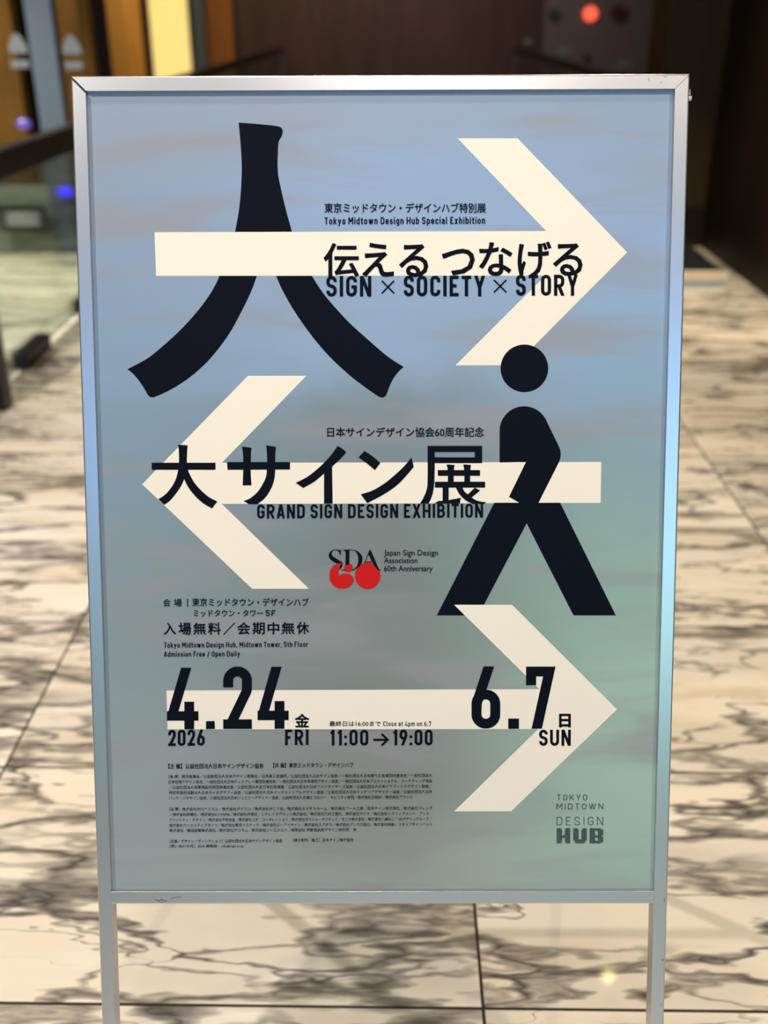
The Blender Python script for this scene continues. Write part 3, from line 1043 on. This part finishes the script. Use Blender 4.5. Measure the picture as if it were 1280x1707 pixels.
# dates
stroke_text('date_lettering', '4', 278.3, 330.8, 1113.2, 1215.6, s=.155)
stroke_text('date_lettering', '2', 372.0, 419.8, 1111.2, 1215.2, s=.155)
stroke_text('date_lettering', '4', 429.2, 481.2, 1111.6, 1215.0, s=.155)
stroke_text('date_lettering', '6', 785.8, 833.8, 1111.0, 1214.6, s=.158)
stroke_text('date_lettering', '7', 876.8, 926.8, 1111.2, 1214.8, s=.158)
printed('date_lettering', [[(343.3, 1202.2), (357.8, 1202.0), (358.2, 1215.2), (343.3, 1215.4)]], 'ink_black')
printed('date_lettering', [[(847, 1197.8), (865, 1197.8), (865, 1215), (847, 1215)]], 'ink_black')
stroke_text('date_lettering', '2026', 280.4, 341.2, 1216.8, 1243.6, s=.165, gap=.13, vt2=1216.0, vb2=1243.0)
stroke_text('date_lettering', 'FRI', 475.2, 514.2, 1216.4, 1242.4, s=.165, gap=.17, vt2=1216.0, vb2=1241.8)
stroke_text('date_lettering', 'SUN', 898.6, 951.4, 1216.4, 1243.2, s=.17, gap=.14)
block('金', 1118, 1230, 446, 552, 'date_lettering', ox=265, oy=1100, sc=4.923, weight=0.030)
block('日', 828, 890, 750, 824, 'date_lettering', ox=700, oy=980, sc=3.5556, weight=0.045)
block('最終日は16:00まで', 549.0, 634.6, 1202.2, 1210.8, 'hours_lettering', weight=0.016)
stroke_text('hours_lettering', 'Close at 4pm on 6.7', 638.8, 719.0, 1202.4, 1210.6, s=.145, gap=.15)
stroke_text('hours_lettering', '11:00', 549.2, 613.8, 1216.6, 1242.8, s=.165, gap=.15)
stroke_text('hours_lettering', '19:00', 654.2, 721.0, 1216.4, 1242.4, s=.165, gap=.15)
poly_strokes('hours_arrow', [[(622.2, 1233.4), (646.6, 1233.2)], [(636, 1223.6), (646.2, 1233.2), (636, 1242.8)]], 3.6)

# credits
C1 = [
    ('【主 催】公益社団法人日本サインデザイン協会', 280.6, 439.2, 1272.6, 1281.0, 0.012),
    ('【共 催】東京ミッドタウン・デザインハブ', 455.4, 589.0, 1271.4, 1279.6, 0.012),
    ('［後 援］経済産業省／公益財団法人日本デザイン振興会／日本商工会議所／公益社団法人日本サイン協会／一般社団法人日本屋外広告業団体連合会／一般社団法人', 281.0, 720.4, 1290.2, 1296.0, 0.004),
    ('日本空間デザイン協会／一般社団法人日本ディスプレイ業団体連合会／一般社団法人日本商環境デザイン協会／一般社団法人日本プロモーショナル・マーケティング協会', 281.0, 720.4, 1299.2, 1305.0, 0.004),
    ('／公益社団法人商業施設技術団体連合会／公益社団法人全日本広告連盟／公益社団法人日本アドバタイザーズ協会／公益社団法人日本グラフィックデザイン協会／', 281.4, 720.4, 1308.2, 1314.0, 0.004),
    ('特定非営利活動法人日本タイポグラフィ協会／公益社団法人日本インダストリアルデザイン協会／公益社団法人日本インテリアデザイナー協会／公益社団法人日本', 281.6, 720.4, 1317.2, 1323.0, 0.004),
    ('パッケージデザイン協会／公益社団法人日本ジュエリーデザイナー協会／公益財団法人交通エコロジー・モビリティ財団／株式会社日経BP／株式会社アクシス', 281.6, 687.4, 1326.2, 1332.0, 0.004),
    ('［協 賛］株式会社中川ケミカル／株式会社ダイカン／株式会社びこう社／株式会社オオサカネーム／株式会社アール工房／日本サイン株式会社／株式会社フレンズ', 282.0, 720.6, 1344.6, 1350.4, 0.004),
    ('／株式会社新陽社／株式会社KOYAMA／株式会社丹青社／ニチレイマグネット株式会社／株式会社乃村工藝社／株式会社マイサ／株式会社イクイップメント・アンド・', 282.0, 719.8, 1353.6, 1359.4, 0.004),
    ('ファシリティ・デザイン／株式会社平和合金／株式会社ユポ・コーポレーション／株式会社タカショーデジテック／まどか株式会社／株式会社八幡ねじ／GKデザイングループ／', 282.2, 720.4, 1362.6, 1368.4, 0.004),
    ('株式会社クリエイティブダイワ／株式会社東京システック／株式会社エーアイサイン／株式会社スズオカ／株式会社ブンカ巧芸社／株式会社研創／スタッフサインハット', 282.2, 720.4, 1371.6, 1377.4, 0.004),
    ('株式会社／藤田産業株式会社／株式会社デコラム／株式会社シーエスエイ／有限会社 宇野清太郎デザイン研究所　他', 282.2, 594.0, 1380.6, 1386.4, 0.004),
    ('［企画／デザイン／ディレクション］公益社団法人日本サインデザイン協会', 282.8, 470.4, 1398.8, 1404.6, 0.004),
    ('［展示制作／施工］日本サイン株式会社', 488.6, 589.2, 1397.4, 1403.2, 0.004),
    ('［問い合わせ先］SDA 事務局：sda@sign.or.jp', 282.8, 406.4, 1407.6, 1413.8, 0.004)]
for tx, x0, x1, y0, y1, wt in C1:
    k = (x1 - x0) / 440 * 1.6
    type_text('credits_lettering', tx, x0, x1, y0 + k * 0.9, y1 + k * 0.9, 'ink_black', wt, vt2=y0 - k * 0.3, vb2=y1 - k * 0.3, res=1)

# venue mark, light capitals and a halftone word
H_ = dict(ink='ink_grey')
stroke_text('logo_lettering', 'TOKYO', 928.4, 978.6, 1324.4, 1334.2, s=.10, gap=.30, **H_)
stroke_text('logo_lettering', 'MIDTOWN', 927.6, 1005.4, 1339.4, 1349.2, s=.10, gap=.30, **H_)
stroke_text('logo_lettering', 'DESIGN', 927.6, 1005.2, 1361.8, 1375.6, s=.075, gap=.34, **H_)


def halftone():
    z = zlayer()
    bm = bmesh.new()
    pitch = 2.16
    letters = {
        'H': (927.6, lambda i, j: i < 4 or i > 5 + 0 and i >= 6 or 5 <= j <= 6),
        'U': (955.2, lambda i, j: (i < 4 and j < 9) or (i >= 6 and j < 9) or (j >= 8 and 1 <= i <= 8)),
        'B': (982.6, lambda i, j: i < 4 or j in (0, 1, 5, 6, 9, 10) and i < 9 or (i >= 6 and j not in (0, 5, 10)))}
    for ch, (x0, fn) in letters.items():
        for i in range(10):
            for j in range(11):
                if not fn(i, j):
                    continue
                edge = (i in (0, 9)) or (j in (0, 10))
                core = fn(i - 1, j) and fn(i + 1, j)
                h = pitch * (0.26 if edge and not core else 0.40)
                cx, cy = x0 + (i + .5) * pitch * 1.06, 1380.6 + (j + .5) * pitch * 1.07
                q = [pp(cx + a * h, cy + b * h, z) for a, b in ((-1, 1), (1, 1), (1, -1), (-1, -1))]
                f = bm.faces.new([bm.verts.new((x, y, z)) for x, y in q])
                f.normal_update()
                if f.normal.z < 0:
                    f.normal_flip()
    me = bpy.data.meshes.new('logo_lettering')
    bm.to_mesh(me)
    bm.free()
    link('logo_lettering', me, M['ink_black'], sheet)


halftone()


# scuffs on the rails
def scuff(lines, wpx):
    z = 0.00025
    for pts in lines:
        bm = bmesh.new()
        P = [Vector(pp(u, v, z)) for u, v in pts]
        wd = (Vector(pp(pts[0][0] + wpx, pts[0][1], z)) - P[0]).length
        for q in ribbon(P, False, wd, False, False):
            bm.faces.new([bm.verts.new((p.x, p.y, z)) for p in q])
        bmesh.ops.remove_doubles(bm, verts=bm.verts, dist=1e-6)
        o = obj('scuff_mark', bm, M['scuff'], stand)
        o['label'] = 'dark scuff on the aluminium'


scuff([[(258, 1499.5), (266, 1501.5), (272, 1500), (279, 1503.5)], [(262, 1501), (270, 1505), (276, 1502)], [(284, 1498), (290, 1496.5), (301, 1495)],
       [(268, 1497), (270, 1502)]], 1.0)
scuff([[(1080, 129.5), (1082, 133), (1081.5, 135)], [(1106, 126.5), (1110, 129), (1112, 127)], [(1101, 136), (1102, 138.5)]], 0.9)
scuff([[(1103, 1599), (1105.5, 1600.5), (1103, 1602)], [(1100, 1674), (1103, 1675.5)], [(1107, 1497), (1107.5, 1503)]], 1.0)

# ----------------------------------------------------------------------------
# surroundings
# ----------------------------------------------------------------------------
RAIL_H = 1.10


def balustrade(x, y0, y1, label, rail_h=RAIL_H, posts=(), group=None, rail_w=0.06, rail_t=0.07, glass_y0=None, clamp=None):
    t = thing('glass_balustrade', label, 'balustrade', (x, (y0 + y1) / 2, 0), group)
    yc = (y0 + y1) / 2
    obj('handrail', boxm(-rail_w / 2, rail_w / 2, y0 - yc, y1 - yc, rail_h - rail_t, rail_h, bevel=0.008), M['rail'], t)
    g0 = (glass_y0 if glass_y0 is not None else y0) - yc
    obj('glass_panel', boxm(-0.006, 0.006, g0, y1 - yc - 0.02, 0.02, rail_h - rail_t + 0.01), M['glass'], t)
    if clamp is None:
        obj('base_channel', boxm(-0.03, 0.03, y0 - yc, y1 - yc, 0, 0.06), M['black'], t)
    else:
        for a, b in clamp:
            obj('base_clamp', boxm(-0.035, 0.035, a - yc, b - yc, 0, 0.075, bevel=0.006), M['black'], t)
    for p in posts:
        obj('post', boxm(-0.02, 0.02, p - yc - 0.02, p - yc + 0.02, 0, rail_h - rail_t), M['steel_blue'], t)
    return t


balustrade(1.53, 7.6, 14.6, 'dark handrail and glass balustrade running back beside the grey alarm panel', posts=(14.56, 11.0),
           group=None)
balustrade(-1.53, 6.6, 14.6, 'dark handrail and glass balustrade running back below the lit yellow panel', posts=(14.56, 11.0))
balustrade(-1.74, 3.2, 5.86, 'glass balustrade with a broad black-brown handrail at the left edge, nearest to the stand', rail_h=0.955,
           posts=(), rail_w=0.08, rail_t=0.12, clamp=((4.52, 4.87), (5.5, 5.8)))
pb = tag(obj('bollard_post', boxm(-1.70, -1.615, 3.96, 4.05, 0, 0.9, bevel=0.01), M['black']),
         'black floor post cut by the left edge of the view', 'post')

# glazed door front on the left
FY = 7.1
door = thing('glass_door_front', 'glazed door front with blue-grey metal mullion and grey-green kick panel at the far left', 'door', (-2.6, FY, 0))
px = at(118, 400, FY).x
obj('mullion', boxm(px - 0.085 + 2.6, px + 0.085 + 2.6, -0.05, 0.05, 0, 3.2, bevel=0.006), M['steel_blue'], door)
obj('kick_panel', boxm(-1.4, px - 0.085 + 2.6, -0.03, 0.03, 0, 0.45), M['kick'], door)
obj('door_pane', boxm(-1.4, px - 0.085 + 2.6, -0.006, 0.006, 0.45, 3.2), M['glass_clear'], door)
obj('door_pane', boxm(px + 0.085 + 2.6, px + 0.52 + 2.6, -0.006, 0.006, 0.0, 3.2), M['glass_clear'], door)


def sticker(u, v, label):
    p = at(u, v, FY - 0.02)
    bm = bmesh.new()
    loops = [[(-0.055, -0.01), (0.06, -0.01), (0.062, 0.03), (0.03, 0.085), (0.0, 0.11), (-0.03, 0.085), (-0.057, 0.03)],
             [(-0.055, -0.095), (0.06, -0.095), (0.06, -0.05), (-0.055, -0.05)]]
    for lp in loops:
        f0 = [bm.verts.new((a, -0.0015, b)) for a, b in lp]
        f1 = [bm.verts.new((a, 0.0015, b)) for a, b in lp]
        bm.faces.new(f0)
        bm.faces.new(f1[::-1])
        for i in range(len(lp)):
            j = (i + 1) % len(lp)
            bm.faces.new((f0[i], f1[i], f1[j], f0[j]))
    o = obj('door_sticker', bm, M['sticker'], door)
    o.location = (p.x + 2.6, p.y - FY, p.z)
    o['label'] = label


sticker(30, 86, 'pale arrow-shaped sticker on the left pane')
sticker(120, 88, 'pale arrow-shaped sticker on the right pane')
p = at(40, 365, FY - 0.09)
nt = thing('notice_box', 'small dark box with a white plate low on the door front', 'notice', (p.x, p.y, p.z))
obj('housing', boxm(-0.17, 0.17, -0.012, 0.01, -0.085, 0.085), M['black'], nt)
obj('plate', boxm(-0.105, 0.115, -0.016, -0.012, -0.045, 0.05), M['plate'], nt)


def led(u, v, Y, r, key, name, label):
    p = at(u, v, Y)
    bm = bmesh.new()
    bmesh.ops.create_uvsphere(bm, u_segments=20, v_segments=12, radius=r)
    o = obj(name, bm, M[key], None, True)
    o.scale = (1.25, 0.5, 0.85)
    o.location = p
    return tag(o, label, 'indicator light')


led(112, 320, FY - 0.07, 0.042, 'led_blue', 'indicator_light', 'bright blue light on the mullion just left of the sign frame')
led(40, 207, FY - 0.05, 0.04, 'led_violet', 'indicator_light', 'dim violet light above the dark handrail at the far left')

# wood fins and the backlit panel along the left side
FIN = [(-40, 22, 7.5, 'wood_gold', 'golden wood fin behind the glass at the far left edge'),
       (92, 150, 7.5, 'wood_gold', 'golden wood fin just right of the blue-grey mullion'),
       (182, 236, 10.2, 'wood_gold', 'golden wood fin left of the bright yellow panel'),
       (342, 388, 15.0, 'wood_orange', 'orange-brown wood fin right of the blue-grey post by the far wall')]
for u0, u1, Y, key, lab in FIN:
    xa, xb = at(u0, 60, Y).x, at(u1, 60, Y).x
    o = obj('wood_fin', boxm((xa - xb) / 2, (xb - xa) / 2, 0, 0.12, 0, 3.18), M[key])
    o.location = ((xa + xb) / 2, Y, 0.0)
    tag(o, lab, 'wood panel', None)
xa, xb = at(252, 60, 13.0).x, at(313, 60, 13.0).x
o = obj('light_panel', boxm((xa - xb) / 2, (xb - xa) / 2, 0, 0.1, 0, 3.18), M['lit_yellow'])
o.location = ((xa + xb) / 2, 13.0, 0)
tag(o, 'brightly lit yellow wall panel between dark gaps at upper left', 'light panel')
xa, xb = at(319, 60, 14.2).x, at(341, 60, 14.2).x
o = obj('metal_post', boxm((xa - xb) / 2, (xb - xa) / 2, 0, 0.1, 0, 3.18), M['steel_blue'])
o.location = ((xa + xb) / 2, 14.2, 0)
tag(o, 'narrow blue-grey metal post beside the bright yellow panel', 'post')

# alarm panel on the far wall
AY = 14.9
ap = thing('alarm_panel', 'tall grey steel panel on the far wall with a lit red lamp', 'alarm panel', (at(1010, 60, AY).x, AY, 0))
xa, xb = at(908, 60, AY).x - ap.location.x, at(1125, 60, AY).x - ap.location.x
obj('housing', boxm(xa, xb, 0, 0.39, 0.0, 3.0, bevel=0.01), M['grey_panel'], ap)


def disc(name, u, v, r, key, label=None, depth=0.06):
    p = at(u, v, AY - depth / 2)
    o = obj(name, cyl(bmesh.new(), (0, 0, 0), (0, 1, 0), r, depth, 28), M[key], ap)
    o.location = Vector((p.x, p.y, p.z)) - ap.location
    if label:
        o['label'] = label


disc('red_lamp', 984, 23, 0.085, 'lamp_red', 'lit orange-red lamp')
disc('alarm_button', 1030, 22, 0.10, 'button_red', 'dark red round button')
disc('speaker_disc', 922, 24, 0.07, 'slate')
for u, v, wd, ht in ((880, 69, .10, .06), (940, 85, .16, .08), (1041, 107, .20, .09)):
    q = at(u, v, AY - 0.01)
    o = obj('label_plate', boxm(-wd / 2, wd / 2, -0.006, 0.008, -ht / 2, ht / 2), M['kick'], ap if u > 900 else None)
    if u > 900:
        o.location = q - ap.location
    else:
        q = at(u, v, 15.28)
        o.location = q
        tag(o, 'small pale plate on the far wall above the end of the right handrail', 'plate')
disc('pilot_light', 977, 96, 0.04, 'button_red')

# low step by the pier
sx1 = 1.97
stp = thing('low_step', 'low dark platform with a cream front edge on the floor right of the stand', 'platform', (1.55, 6.6, 0))
obj('platform', boxm(-0.45, sx1 - 1.55, -0.44, 0.72, 0, 0.088, bevel=0.004), M['slate'], stp)
obj('front_edge', boxm(-0.46, sx1 - 1.54, -0.475, -0.44, 0.045, 0.098, bevel=0.003), M['cream'], stp)
obj('kick_strip', boxm(-0.455, sx1 - 1.545, -0.465, -0.44, 0.0, 0.045), M['bluewhite'], stp)

# recessed ceiling downlights (seen mirrored in the polished floor)
DL = [(1.16, 3.87)]
for i, (x, y) in enumerate(DL):
    t = thing('ceiling_downlight', 'small round recessed downlight in the ceiling, mirrored as a bright dot in the floor', 'ceiling light', (x, y, 3.2))
    obj('trim_ring', cyl(bmesh.new(), (0, 0, -0.004), (0, 0, 1), 0.06, 0.008), M['plate'], t)
    obj('lens', cyl(bmesh.new(), (0, 0, -0.010), (0, 0, 1), 0.026, 0.006), M['downlight'], t)
